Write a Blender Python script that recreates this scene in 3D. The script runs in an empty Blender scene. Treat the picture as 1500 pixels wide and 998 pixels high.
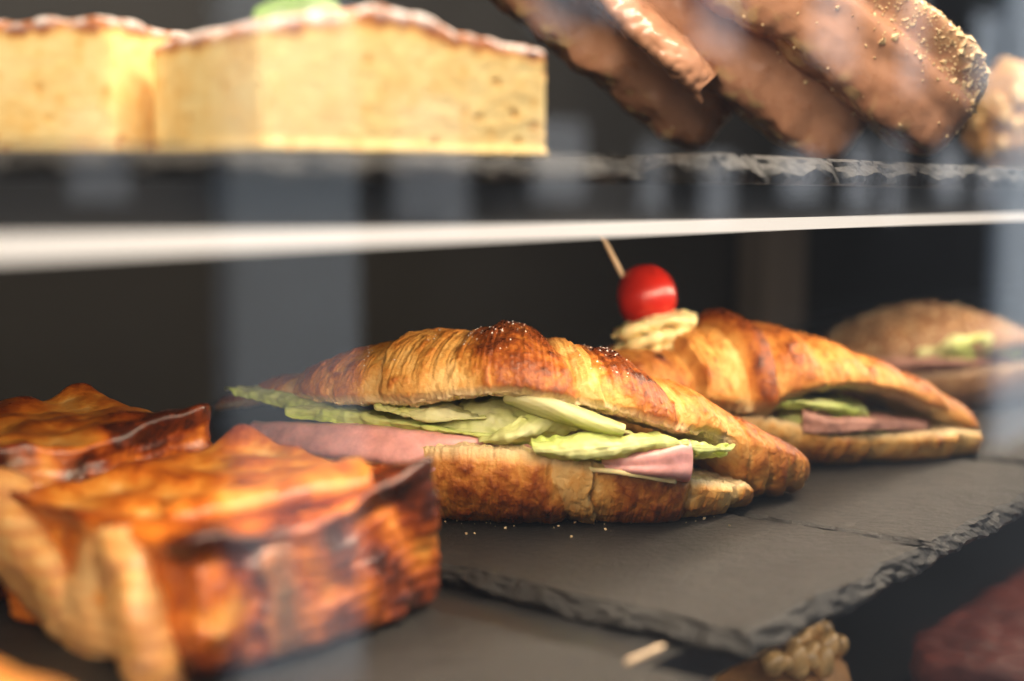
import bpy, math, random
import numpy as np
from mathutils import Vector

random.seed(7); RNG = np.random.default_rng(7)
scene = bpy.context.scene
COL = scene.collection
W = np.array

# ------------------------------------------------------------------ camera
CAMZ, PITCH, FPX = 0.115, math.radians(6.1), 1950.0
cam_d = bpy.data.cameras.new('camera'); cam = bpy.data.objects.new('camera', cam_d); COL.objects.link(cam)
cam.location = (0, 0, CAMZ); cam.rotation_euler = (math.radians(90) - PITCH, 0, 0)
cam_d.sensor_width = 36; cam_d.lens = 36 * FPX / 1500
cam_d.clip_start = 0.01; cam_d.clip_end = 500
cam_d.dof.use_dof = True; cam_d.dof.focus_distance = 0.472; cam_d.dof.aperture_fstop = 4.1
scene.camera = cam

# ------------------------------------------------------------------ world + lamps + exposure
wd = bpy.data.worlds.new('World'); scene.world = wd; wd.use_nodes = True
bg = wd.node_tree.nodes['Background']; bg.inputs[0].default_value = (0.80, 0.88, 1.0, 1); bg.inputs[1].default_value = 1.3
scene.view_settings.view_transform = 'Standard'; scene.view_settings.look = 'None'
scene.view_settings.exposure = -0.04; scene.view_settings.gamma = 1.0
scene.cycles.use_denoising = True
scene.cycles.max_bounces = 8; scene.cycles.transparent_max_bounces = 16
scene.cycles.caustics_reflective = False; scene.cycles.caustics_refractive = False

# case axes: U runs along the front glass, NO points out of the case
UA = math.radians(39.4)
U = W([math.sin(UA), math.cos(UA)]); NO = W([math.cos(UA), -math.sin(UA)])
def pos(s, n): return U * s - NO * n          # s along the case, n metres inside it
def area_lamp(name, s, n, z, length, width, power, col, tilt=0.0):
    l = bpy.data.lights.new(name, 'AREA'); l.shape = 'RECTANGLE'; l.size = length; l.size_y = width
    l.energy = power; l.color = col
    o = bpy.data.objects.new(name, l); COL.objects.link(o)
    p = pos(s, n); o.location = (p[0], p[1], z)
    o.rotation_euler = (tilt, 0, math.pi / 2 - UA); o.rotation_mode = 'XYZ'
    return o
street_fill_sun_d = bpy.data.lights.new('street_fill_sun', 'SUN'); street_fill_sun_d.energy = 3.0; street_fill_sun_d.angle = math.radians(.5); street_fill_sun_d.color = (1.0, .97, .93)
street_fill_sun = bpy.data.objects.new('street_fill_sun', street_fill_sun_d); COL.objects.link(street_fill_sun)          # added, aimed outward to brighten the street stand-ins the pane mirrors
street_fill_sun.rotation_euler = Vector((NO[0] * .8, NO[1] * .8, -.6)).to_track_quat('-Z', 'Y').to_euler()
LAMPS = dict(shelf=area_lamp('shelf_lamp', 0.42, 0.218, 0.1024, 1.3, 0.008, 2.7, (1.0, 0.80, 0.58), math.radians(38)),
             deck=area_lamp('deck_fill', 0.42, 0.196, -0.0195, 1.3, 0.010, .5, (1.0, 0.80, 0.58), math.radians(10)),  # unseen fill added to lighten the dark deck below the lower shelf
             top=area_lamp('ceiling_lamp', 0.45, 0.17, 0.37, 1.3, 0.03, 9.5, (1.0, 0.84, 0.66), math.radians(18)))

# ------------------------------------------------------------------ helpers
def at(px, py, Y):
    "point on the photograph's sight line at forward distance Y (1500 px wide picture)"
    a = (np.asarray(px, float) - 750) / FPX; b = -(np.asarray(py, float) - 499) / FPX
    k = np.asarray(Y, float) / (math.cos(PITCH) + b * math.sin(PITCH))
    return np.stack([a * k, np.broadcast_to(np.asarray(Y, float), np.shape(a * k)), CAMZ + k * (b * math.cos(PITCH) - math.sin(PITCH))], -1)

_perm = RNG.permutation(256); _perm = np.concatenate([_perm, _perm, _perm])
_grad = RNG.normal(size=(256, 3)); _grad /= np.linalg.norm(_grad, axis=1)[:, None]
def pn(p, seed=0):
    p = np.asarray(p, float) + seed * 17.31
    i = np.floor(p).astype(int); f = p - i; i &= 255
    w = f * f * f * (f * (f * 6 - 15) + 10)
    r = 0
    for dx in (0, 1):
        wx = w[..., 0] if dx else 1 - w[..., 0]
        for dy in (0, 1):
            wy = w[..., 1] if dy else 1 - w[..., 1]
            for dz in (0, 1):
                wz = w[..., 2] if dz else 1 - w[..., 2]
                h = _perm[_perm[_perm[(i[..., 0] + dx) & 255] + ((i[..., 1] + dy) & 255)] + ((i[..., 2] + dz) & 255)]
                g = _grad[h]
                r = r + wx * wy * wz * (g[..., 0] * (f[..., 0] - dx) + g[..., 1] * (f[..., 1] - dy) + g[..., 2] * (f[..., 2] - dz))
    return r * 1.6
def fbm(p, octv=3, seed=0):
    r, a = 0, 1.0
    for k in range(octv):
        r = r + a * pn(np.asarray(p) * 2 ** k, seed + k); a *= 0.5
    return r
def sst(a, b, x):
    t = np.clip((x - a) / (b - a), 0, 1); return t * t * (3 - 2 * t)

def mesh_obj(name, verts, faces, mat, parent=None, smooth=True, col=None):
    me = bpy.data.meshes.new(name); me.from_pydata([tuple(map(float, v)) for v in verts] if not isinstance(verts, np.ndarray) else verts.tolist(), [], faces)
    if smooth: me.polygons.foreach_set('use_smooth', [True] * len(me.polygons))
    if col is not None:
        a = me.color_attributes.new('bake', 'FLOAT_COLOR', 'POINT')
        c = np.ones((len(verts), 4)); c[:, :col.shape[1]] = col
        a.data.foreach_set('color', c.ravel())
    me.update()
    o = bpy.data.objects.new(name, me); COL.objects.link(o)
    if mat: me.materials.append(mat)
    if parent is not None: set_parent(o, parent)
    return o
def set_parent(o, p):
    o.parent = p
    m = p.matrix_basis.copy() if p.parent is None else p.parent.matrix_basis @ p.matrix_parent_inverse @ p.matrix_basis
    o.matrix_parent_inverse = m.inverted()
def thing(name, label, cat, loc, group=None):
    o = bpy.data.objects.new(name, None); COL.objects.link(o); o.location = [float(v) for v in loc]
    o.empty_display_size = 0.02
    tag(o, label, cat, group); return o
def tag(o, label, cat, group=None):
    o['label'] = label; o['category'] = cat
    if group: o['group'] = group
    return o
def grid_faces(nu, nv, wrap_v=False, off=0):
    i = np.arange(nu - 1)[:, None]; j = np.arange(nv if wrap_v else nv - 1)[None, :]
    j2 = (j + 1) % nv
    return (np.stack([i * nv + j, i * nv + j2, (i + 1) * nv + j2, (i + 1) * nv + j], -1).reshape(-1, 4) + off).tolist()
def box(name, lo, hi, mat, parent=None, bevel=0.0):
    "box in case axes: lo/hi = (s, n, z)"
    vs = []
    for z in (lo[2], hi[2]):
        for s, n in ((lo[0], lo[1]), (hi[0], lo[1]), (hi[0], hi[1]), (lo[0], hi[1])):
            p = pos(s, n); vs.append((p[0], p[1], z))
    o = mesh_obj(name, vs, [(0, 1, 2, 3), (7, 6, 5, 4), (0, 4, 5, 1), (1, 5, 6, 2), (2, 6, 7, 3), (3, 7, 4, 0)], mat, parent, smooth=False)
    if bevel:
        m = o.modifiers.new('bevel', 'BEVEL'); m.width = bevel; m.segments = 2
    return o
def solid(o, t, off=0.0):
    m = o.modifiers.new('solid', 'SOLIDIFY'); m.thickness = t; m.offset = off
def catmull(P, m):
    P = np.asarray(P, float); n = len(P)
    if n == 2: 
        t = np.linspace(0, 1, m).reshape((-1,) + (1,) * (P.ndim - 1)); return P[0] * (1 - t) + P[1] * t
    E = np.concatenate([[2 * P[0] - P[1]], P, [2 * P[-1] - P[-2]]])
    x = np.linspace(0, n - 1, m); i = np.minimum(x.astype(int), n - 2); t = (x - i).reshape((-1,) + (1,) * (P.ndim - 1))
    a, b, c, d = E[i], E[i + 1], E[i + 2], E[i + 3]
    return 0.5 * (2 * b + (c - a) * t + (2 * a - 5 * b + 4 * c - d) * t * t + (3 * b - a - 3 * c + d) * t ** 3)

# ------------------------------------------------------------------ materials
def new_mat(name):
    m = bpy.data.materials.new(name); m.use_nodes = True
    nt = m.node_tree; return m, nt, nt.nodes, nt.links, nt.nodes['Principled BSDF']
def ramp(nodes, stops):
    r = nodes.new('ShaderNodeValToRGB'); e = r.color_ramp.elements
    while len(e) < len(stops): e.new(0.5)
    for k, (p, c) in enumerate(stops): e[k].position = p; e[k].color = (*c, 1)
    return r
def obj_noise(nodes, links, scale, detail=4, rough=0.6, stretch=None):
    tc = nodes.new('ShaderNodeTexCoord'); n = nodes.new('ShaderNodeTexNoise')
    n.inputs['Scale'].default_value = scale; n.inputs['Detail'].default_value = detail; n.inputs['Roughness'].default_value = rough
    if stretch:
        mp = nodes.new('ShaderNodeMapping'); mp.inputs['Scale'].default_value = stretch
        links.new(tc.outputs['Object'], mp.inputs[0]); links.new(mp.outputs[0], n.inputs['Vector'])
    else: links.new(tc.outputs['Object'], n.inputs['Vector'])
    return n
def add_bump(nodes, links, bsdf, src, strength, dist):
    b = nodes.new('ShaderNodeBump'); b.inputs['Strength'].default_value = strength; b.inputs['Distance'].default_value = dist
    links.new(src, b.inputs['Height']); links.new(b.outputs[0], bsdf.inputs['Normal']); return b
def math_node(nodes, links, op, a, b=None, clamp=False):
    n = nodes.new('ShaderNodeMath'); n.operation = op; n.use_clamp = clamp
    for k, v in enumerate((a, b)):
        if v is None: continue
        if isinstance(v, (int, float)): n.inputs[k].default_value = v
        else: links.new(v, n.inputs[k])
    return n.outputs[0]

def plain(name, col, rough=0.5, nscale=None, namt=0.25, bump=0.0, bscale=300, bdist=0.0005, spec=0.5, sss=0.0, stretch=None, coat=0.0):
    m, nt, N, L, b = new_mat(name)
    b.inputs['Roughness'].default_value = rough; b.inputs['Specular IOR Level'].default_value = spec
    b.inputs['Coat Weight'].default_value = coat; b.inputs['Coat Roughness'].default_value = 0.15
    if sss:
        b.inputs['Subsurface Weight'].default_value = sss; b.inputs['Subsurface Radius'].default_value = (1, .5, .25); b.inputs['Subsurface Scale'].default_value = 0.003
    if nscale:
        n = obj_noise(N, L, nscale, stretch=stretch)
        r = ramp(N, [(0.3, tuple(c * (1 - namt) for c in col)), (0.7, tuple(min(1, c * (1 + namt)) for c in col))])
        L.new(n.outputs['Fac'], r.inputs[0]); L.new(r.outputs[0], b.inputs['Base Color'])
    else: b.inputs['Base Color'].default_value = (*col, 1)
    if bump: add_bump(N, L, b, obj_noise(N, L, bscale).outputs['Fac'], bump, bdist)
    return m

def baked(name, stops, crumb, rough_lo=0.3, rough_hi=0.65, fine=420, fine_amt=0.35, mid=130, bump=0.5, bdist=0.0006, coat=0.0, stretch=None):
    "bake attribute: R = how browned, G = open crumb, B = free"
    m, nt, N, L, b = new_mat(name)
    a = N.new('ShaderNodeAttribute'); a.attribute_name = 'bake'
    sp = N.new('ShaderNodeSeparateColor'); L.new(a.outputs['Color'], sp.inputs[0])
    n1 = obj_noise(N, L, fine, 5, 0.65, stretch); n2 = obj_noise(N, L, mid, 4, 0.6)
    s = math_node(N, L, 'ADD', sp.outputs[0], math_node(N, L, 'MULTIPLY', math_node(N, L, 'SUBTRACT', n1.outputs['Fac'], 0.5), fine_amt * 1.6))
    s = math_node(N, L, 'ADD', s, math_node(N, L, 'MULTIPLY', math_node(N, L, 'SUBTRACT', n2.outputs['Fac'], 0.5), fine_amt * 1.6), True)
    r = ramp(N, stops); L.new(s, r.inputs[0])
    mx = N.new('ShaderNodeMix'); mx.data_type = 'RGBA'
    L.new(sp.outputs[1], mx.inputs['Factor']); L.new(r.outputs[0], mx.inputs['A'])
    rc = ramp(N, [(0.3, tuple(c * .72 for c in crumb)), (0.7, crumb)]); L.new(n1.outputs['Fac'], rc.inputs[0]); L.new(rc.outputs[0], mx.inputs['B'])
    L.new(mx.outputs['Result'], b.inputs['Base Color'])
    mr = N.new('ShaderNodeMapRange'); mr.inputs['To Min'].default_value = rough_hi; mr.inputs['To Max'].default_value = rough_lo
    L.new(s, mr.inputs['Value']); L.new(mr.outputs[0], b.inputs['Roughness'])
    b.inputs['Coat Weight'].default_value = coat; b.inputs['Coat Roughness'].default_value = 0.2
    add_bump(N, L, b, math_node(N, L, 'ADD', n1.outputs['Fac'], n2.outputs['Fac']), bump, bdist)
    return m

CRO = [(0.0, (.82, .52, .19)), (0.28, (.73, .365, .085)), (0.54, (.55, .195, .030)), (0.80, (.29, .066, .010)), (1.0, (.09, .021, .007))]
M = {}
M['crust'] = baked('croissant_crust', CRO, (.80, .60, .32), 0.27, 0.6, fine=620, mid=190, fine_amt=.32, bump=.8, bdist=.0009)
M['pastry'] = baked('glazed_puff_pastry', [(0, (.74, .42, .14)), (.25, (.66, .265, .038)), (.5, (.52, .135, .012)), (.75, (.24, .043, .007)), (1, (.05, .012, .006))],
                    (.74, .50, .26), 0.2, 0.55, fine=260, mid=90, fine_amt=.35, bump=.6, bdist=.001, coat=.25)
M['cake'] = baked('sponge_cake', [(0, (.87, .67, .30)), (.4, (.82, .50, .15)), (.7, (.42, .13, .025)), (1, (.12, .03, .02))], (.88, .82, .78), .55, .8, fine=700, mid=110, fine_amt=.28, bump=.4, bdist=.0004)
M['choc'] = baked('milk_chocolate', [(0, (.49, .25, .145)), (.5, (.33, .145, .074)), (1, (.11, .038, .018))], (.66, .43, .20), .20, .30, fine=260, mid=60, fine_amt=.2, bump=.06, bdist=.0006)
M['bun'] = baked('seeded_bun_crust', [(0, (.46, .27, .12)), (.5, (.26, .12, .045)), (1, (.10, .04, .015))], (.42, .28, .17), .5, .7, fine=420, mid=120, fine_amt=.4, bump=.6)
M['seed'] = plain('seed', (.62, .46, .26), .5, 80, .3)
M['ham'] = plain('ham', (.70, .34, .32), .32, 150, .24, bump=.35, bscale=420, sss=.25)
M['meat'] = plain('roast_meat', (.40, .20, .15), .5, 160, .3, bump=.4, bscale=350, bdist=.0008)
M['cheese'] = plain('cheese', (.86, .70, .34), .4, 90, .07, sss=.2)
M['tomato'] = plain('tomato_skin', (.47, .016, .008), .27, 40, .2, sss=.1)
M['wood_pick'] = plain('pale_wood', (.72, .52, .33), .6, 300, .15, stretch=(1, 1, .1))
M['sugar'] = plain('sugar', (.9, .88, .84), .3)
M['nut'] = plain('chopped_nut', (.74, .55, .30), .55, 400, .3, bump=.4, bscale=900)
M['dark_board'] = plain('dark_case_board', (.014, .0135, .0135), .38, 12, .3)
M['back'] = plain('case_back', (.009, .0085, .0085), .6, 5, .55, stretch=(1, 1, .25))
M['post'] = plain('brushed_post', (.13, .11, .095), .45, 20, .1)
M['mint'] = plain('mint_leaf', (.16, .26, .06), .5, 120, .3)
M['tart'] = plain('dark_berry_glaze', (.15, .035, .024), .5, 30, .5, bump=.4, bscale=90, bdist=.003, spec=.3)
M['tart_crust'] = plain('tart_crust', (.48, .25, .09), .6, 90, .3, bump=.5, bscale=300)
M['caramel_nut'] = plain('caramel_nut', (.62, .40, .17), .25, 120, .45, coat=.4)
M['pale_paint'] = plain('pale_reflection_paint', (.76, .83, .90), .5, 3, .08)
M['pale_wall'] = plain('pale_reflection_panel', (.80, .82, .86), .6, 2, .1)
M['dark_wall'] = plain('dark_reflection_wall', (.018, .0175, .019), .7, .8, .4)
M['pave'] = plain('pavement', (.022, .022, .023), .8, 2, .3)

def lettuce_mat(name, pale, green):
    m, nt, N, L, b = new_mat(name)
    a = N.new('ShaderNodeAttribute'); a.attribute_name = 'bake'; sp = N.new('ShaderNodeSeparateColor'); L.new(a.outputs['Color'], sp.inputs[0])
    n = obj_noise(N, L, 160, 5); n2 = obj_noise(N, L, 700, 3)
    s = math_node(N, L, 'ADD', sp.outputs[0], math_node(N, L, 'MULTIPLY', math_node(N, L, 'SUBTRACT', n.outputs['Fac'], .5), .7), True)
    r = ramp(N, [(0, pale), (.45, tuple((p + g) / 2 for p, g in zip(pale, green))), (1, green)]); L.new(s, r.inputs[0])
    L.new(r.outputs[0], b.inputs['Base Color']); b.inputs['Roughness'].default_value = .27
    bp = add_bump(N, L, b, math_node(N, L, 'ADD', n2.outputs['Fac'], math_node(N, L, 'MULTIPLY', sp.outputs[1], .9)), .45, .0007)
    t = N.new('ShaderNodeBsdfTranslucent'); L.new(r.outputs[0], t.inputs[0])
    mx = N.new('ShaderNodeMixShader'); mx.inputs[0].default_value = .38
    L.new(b.outputs[0], mx.inputs[1]); L.new(t.outputs[0], mx.inputs[2]); L.new(mx.outputs[0], N['Material Output'].inputs[0])
    return m
M['lettuce'] = lettuce_mat('lettuce', (.90, .91, .50), (.66, .80, .15))
M['lettuce_pale'] = lettuce_mat('pale_lettuce', (.88, .87, .54), (.74, .79, .26))

def slate_mat(name='slate', k=1.0):
    m, nt, N, L, b = new_mat(name)
    n1 = obj_noise(N, L, 32, 8, .68); n2 = obj_noise(N, L, 380, 6, .7); n3 = obj_noise(N, L, 1400, 2, .6)
    r = ramp(N, [(p_, tuple(k * x for x in c_)) for p_, c_ in ((.25, (.026, .024, .0225)), (.6, (.045, .041, .037)), (.85, (.070, .060, .051)))]); L.new(n1.outputs['Fac'], r.inputs[0])
    sp = ramp(N, [(.0, (.7, .7, .7)), (.66, (1, 1, 1)), (.75, (1.9, 1.8, 1.7))]); L.new(n3.outputs['Fac'], sp.inputs[0])
    mx = N.new('ShaderNodeMix'); mx.data_type = 'RGBA'; mx.blend_type = 'MULTIPLY'; mx.inputs['Factor'].default_value = 1
    L.new(r.outputs[0], mx.inputs['A']); L.new(sp.outputs[0], mx.inputs['B']); L.new(mx.outputs['Result'], b.inputs['Base Color'])
    b.inputs['Specular IOR Level'].default_value = .32
    rr = N.new('ShaderNodeMapRange'); rr.inputs['To Min'].default_value = .34; rr.inputs['To Max'].default_value = .62
    L.new(n2.outputs['Fac'], rr.inputs['Value']); L.new(rr.outputs[0], b.inputs['Roughness'])
    add_bump(N, L, b, math_node(N, L, 'ADD', n2.outputs['Fac'], math_node(N, L, 'MULTIPLY', n1.outputs['Fac'], 3.0)), .9, .0011)
    return m
M['slate'] = slate_mat('slate', .5); M['slate_edge'] = slate_mat('broken_slate_edge', .4)  # edge copy made darker to tone down light falling on the broken edges

def glass_mat():
    m, nt, N, L, b = new_mat('display_glass'); N.remove(b)
    fr = N.new('ShaderNodeFresnel'); ge = N.new('ShaderNodeNewGeometry')      # both faces of the sheet mirror like air-to-glass
    L.new(math_node(N, L, 'SUBTRACT', 1.5, math_node(N, L, 'MULTIPLY', ge.outputs['Backfacing'], 1.5 - 1 / 1.5)), fr.inputs[0])
    tr = N.new('ShaderNodeBsdfTransparent'); tr.inputs[0].default_value = (.985, .99, .988, 1)
    gl = N.new('ShaderNodeBsdfGlossy'); gl.inputs['Roughness'].default_value = 0.0
    mx = N.new('ShaderNodeMixShader'); L.new(fr.outputs[0], mx.inputs[0]); L.new(tr.outputs[0], mx.inputs[1]); L.new(gl.outputs[0], mx.inputs[2])
    # sparse dust specks on the pane
    tc = N.new('ShaderNodeTexCoord'); vo = N.new('ShaderNodeTexVoronoi'); vo.inputs['Scale'].default_value = 240
    L.new(tc.outputs['Object'], vo.inputs['Vector'])
    sc = N.new('ShaderNodeSeparateColor'); L.new(vo.outputs['Color'], sc.inputs[0])
    sz = math_node(N, L, 'MULTIPLY', math_node(N, L, 'GREATER_THAN', sc.outputs[0], .93), math_node(N, L, 'MULTIPLY', sc.outputs[1], .055))
    dot = math_node(N, L, 'LESS_THAN', vo.outputs['Distance'], sz)
    df = N.new('ShaderNodeBsdfDiffuse'); df.inputs[0].default_value = (.75, .75, .74, 1)
    m2 = N.new('ShaderNodeMixShader'); L.new(math_node(N, L, 'MULTIPLY', dot, .6), m2.inputs[0]); L.new(mx.outputs[0], m2.inputs[1]); L.new(df.outputs[0], m2.inputs[2])
    L.new(m2.outputs[0], N['Material Output'].inputs[0]); return m
M['glass'] = glass_mat()
def emit(name, col, s):
    m, nt, N, L, b = new_mat(name); b.inputs['Base Color'].default_value = (.08, .08, .08, 1)
    b.inputs['Emission Color'].default_value = (*col, 1); b.inputs['Emission Strength'].default_value = s; return m
M['strip'] = emit('lit_diffuser', (1.0, .86, .72), 1.22)

# ------------------------------------------------------------------ setting: unseen street stand-ins added for the pane to mirror, and the case
def structure(o): o['kind'] = 'structure'; return o
GZ = -1.05
g = structure(mesh_obj('pavement', [(-80, -80, GZ), (80, -80, GZ), (80, 80, GZ), (-80, 80, GZ)], [(0, 1, 2, 3)], M['pave'], smooth=False))
wall = structure(box('reflection_wall', (-14, -6.6, GZ), (60, -6.3, CAMZ + 3.0), M['dark_wall']))  # out of view, added as dark ground for the pane's reflections
for k in range(24):  # pale panels added as bright patches in the pane's reflection
    s1_ = 1.0 + k * 1.15 + .3 * math.sin(k * 3.3)
    if k % 4 != 1: box('reflection_panel', (s1_, -6.29, CAMZ + 1.35 + .1 * math.sin(k * 2)), (s1_ + .6 + .2 * math.sin(k), -6.24, CAMZ + 2.4), M['pale_paint'], wall)
    s0 = -4 + k * 1.35 + 0.2 * math.sin(k * 2.1); w_ = .55 + .25 * math.sin(k * 1.7)
    box('reflection_panel', (s0, -6.29, CAMZ - .02 - .1 * (k % 3)), (s0 + w_, -6.24, CAMZ + .55 + .15 * math.sin(k)), M['pale_wall'], wall)

for s0, s1, n0 in ((1.49, 1.80, -1.62), (6.15, 7.1, -1.9)):  # unseen posts added to give the pane pale vertical reflection bands
    pst = box('reflection_post', (s0, n0 - .06, GZ), (s1, n0, 3.2), M['pale_paint'], None, .01); structure(pst)
case = thing('display_case', 'dark display case with glass front and warm light strip on its shelf edge', 'display case', (*pos(.4, .35), -.16))
S0, S1 = -.75, 1.9
box('bottom_deck', (S0, .05, -.175), (S1, .62, -.110), M['dark_board'], case)
box('lower_shelf', (S0, .186, -.019), (S1, .615, -.0068), M['dark_board'], case)
us = box('upper_shelf', (S0, .222, .1042), (S1, .615, .1193), M['dark_board'], case)
box('light_strip', (S0, .2145, .1043), (S1, .2215, .1083), M['strip'], us)
box('back_panel', (S0, .62, -.175), (S1, .635, .42), M['back'], case)
box('end_panel', (S1, .0, -.175), (S1 + .015, .635, .42), M['back'], case)
box('top_panel', (S0, .05, .42), (S1, .635, .435), M['dark_board'], case)
box('post', (1.07, .585, -.0066), (1.15, .612, .104), M['post'], case)
box('front_glass', (S0, .116, -.174), (S1, .120, .419), M['glass'], case)

# ------------------------------------------------------------------ slate boards
def slate(label, corners, ztop, thick, seed, group='slate serving boards'):
    C = [W(c, float) for c in corners]; cen = sum(C) / 4
    P, Nn = [], []
    for k in range(4):
        a, b = C[k], C[(k + 1) % 4]; L_ = np.linalg.norm(b - a); m = int(L_ / .0011)
        d = (b - a) / L_; nrm = W([d[1], -d[0]])
        if np.dot(nrm, cen - a) > 0: nrm = -nrm
        for i in range(m):
            t = i / m; q = a + (b - a) * t
            e = min(t, 1 - t) * L_; r = .007
            q = q - nrm * 0
            P.append(q); Nn.append(nrm if e > .004 else nrm)
    P = np.array(P); n = len(P)
    nx = np.roll(P, -3, 0); pv = np.roll(P, 3, 0); tg = nx - pv; tg /= np.linalg.norm(tg, axis=1)[:, None]
    Nn = np.stack([tg[:, 1], -tg[:, 0]], 1)
    Nn *= np.sign(np.sum(Nn * (P - cen), 1))[:, None]
    P3 = np.concatenate([P, np.full((n, 1), seed * 3.1)], 1)
    wob = .0024 * pn(P3 * 28, seed) + .0014 * pn(P3 * 75, seed + 1) - .0035 * np.maximum(0, pn(P3 * 48, seed + 31) - .35)
    rows = []
    def stepn(f, k): 
        v = pn(P3 * f, seed + k); return np.round(v * 3) / 3 * .6 + v * .4
    spec = [(-.0052, 0, .0016, 150, .0001), (-.0040, -.10, .0015, 150, .0003), (-.0030, -.26, .0016, 170, .0005), (-.0016, -.44, .0016, 190, .0006),
            (-.0004, -.62, .0013, 190, .0006), (-.0006, -.82, .0012, 200, .0004), (-.0024, -1.0, .0010, 200, 0)]
    for k, (off, zf, na, fr, za) in enumerate(spec):
        o = off + wob + na * stepn(fr, k + 2)
        z = ztop + zf * thick * (1 + .55 * pn(P3 * 55, seed + 33) * (0 < k < 6)) + za * stepn(fr * .8, k + 20) * (0 if k == 0 else 1); z = np.maximum(z, ztop - thick)
        z = np.minimum(z, ztop) 
        rows.append(np.concatenate([P + Nn * o[:, None], np.reshape(z, (-1, 1))], 1))
    inner = []
    for f_ in (.30, .90):
        q = cen + (P - cen) * f_; inner.append(np.concatenate([q, np.full((n, 1), ztop)], 1))
    V = np.concatenate(inner + rows + [[[*cen, ztop]], [[*cen, ztop - thick]]])
    nr_ = len(rows) + 2
    F = grid_faces(nr_, n, True); c0 = nr_ * n; lo = (nr_ - 1) * n
    F += [(c0, (i + 1) % n, i) for i in range(n)] + [(c0 + 1, lo + i, lo + (i + 1) % n) for i in range(n)]
    o = mesh_obj('slate_board', V, F, M['slate'], smooth=False); o.data.materials.append(M['slate_edge'])
    mi = np.zeros(len(F), int); mi[3 * n:(nr_ - 1) * n] = 1; o.data.polygons.foreach_set('material_index', mi)
    return tag(o, label, 'slate board', group)
def rect(s0, s1, n0, n1, rot=0.0):
    c = W([(s0 + s1) / 2, (n0 + n1) / 2]); R = W([[math.cos(rot), -math.sin(rot)], [math.sin(rot), math.cos(rot)]])
    return [pos(*(c + R @ (W(p) - c))) for p in ((s0, n0), (s1, n0), (s1, n1), (s0, n1))]
slate('dark slate board under the ham croissant, with a chipped bare front corner', rect(.300, .425, .165, .47), 0.0, .0066, 1)
slate('slate board under the tomato-topped croissant, butted against the bare-cornered board', rect(.4245, .585, .1655, .47, .004), -.0009, .0060, 2)
slate('slate board under the seeded roll', rect(.592, .86, .165, .50), -.0004, .0062, 3)
slate('slate board under the glazed puff pastries', rect(.02, .275, .150, .47), -.0010, .0057, 4)
cs = slate('slate board on the upper shelf carrying the yellow cake', [(-.130, .228), (.030, .332), (-.10, .53), (-.26, .426)], .1254, .0060, 5, 'upper slate boards')
slate('slate board on the upper shelf carrying the chocolate pastries', rect(.345, .95, .203, .44), .1285, .0090, 6, 'upper slate boards')

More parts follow.
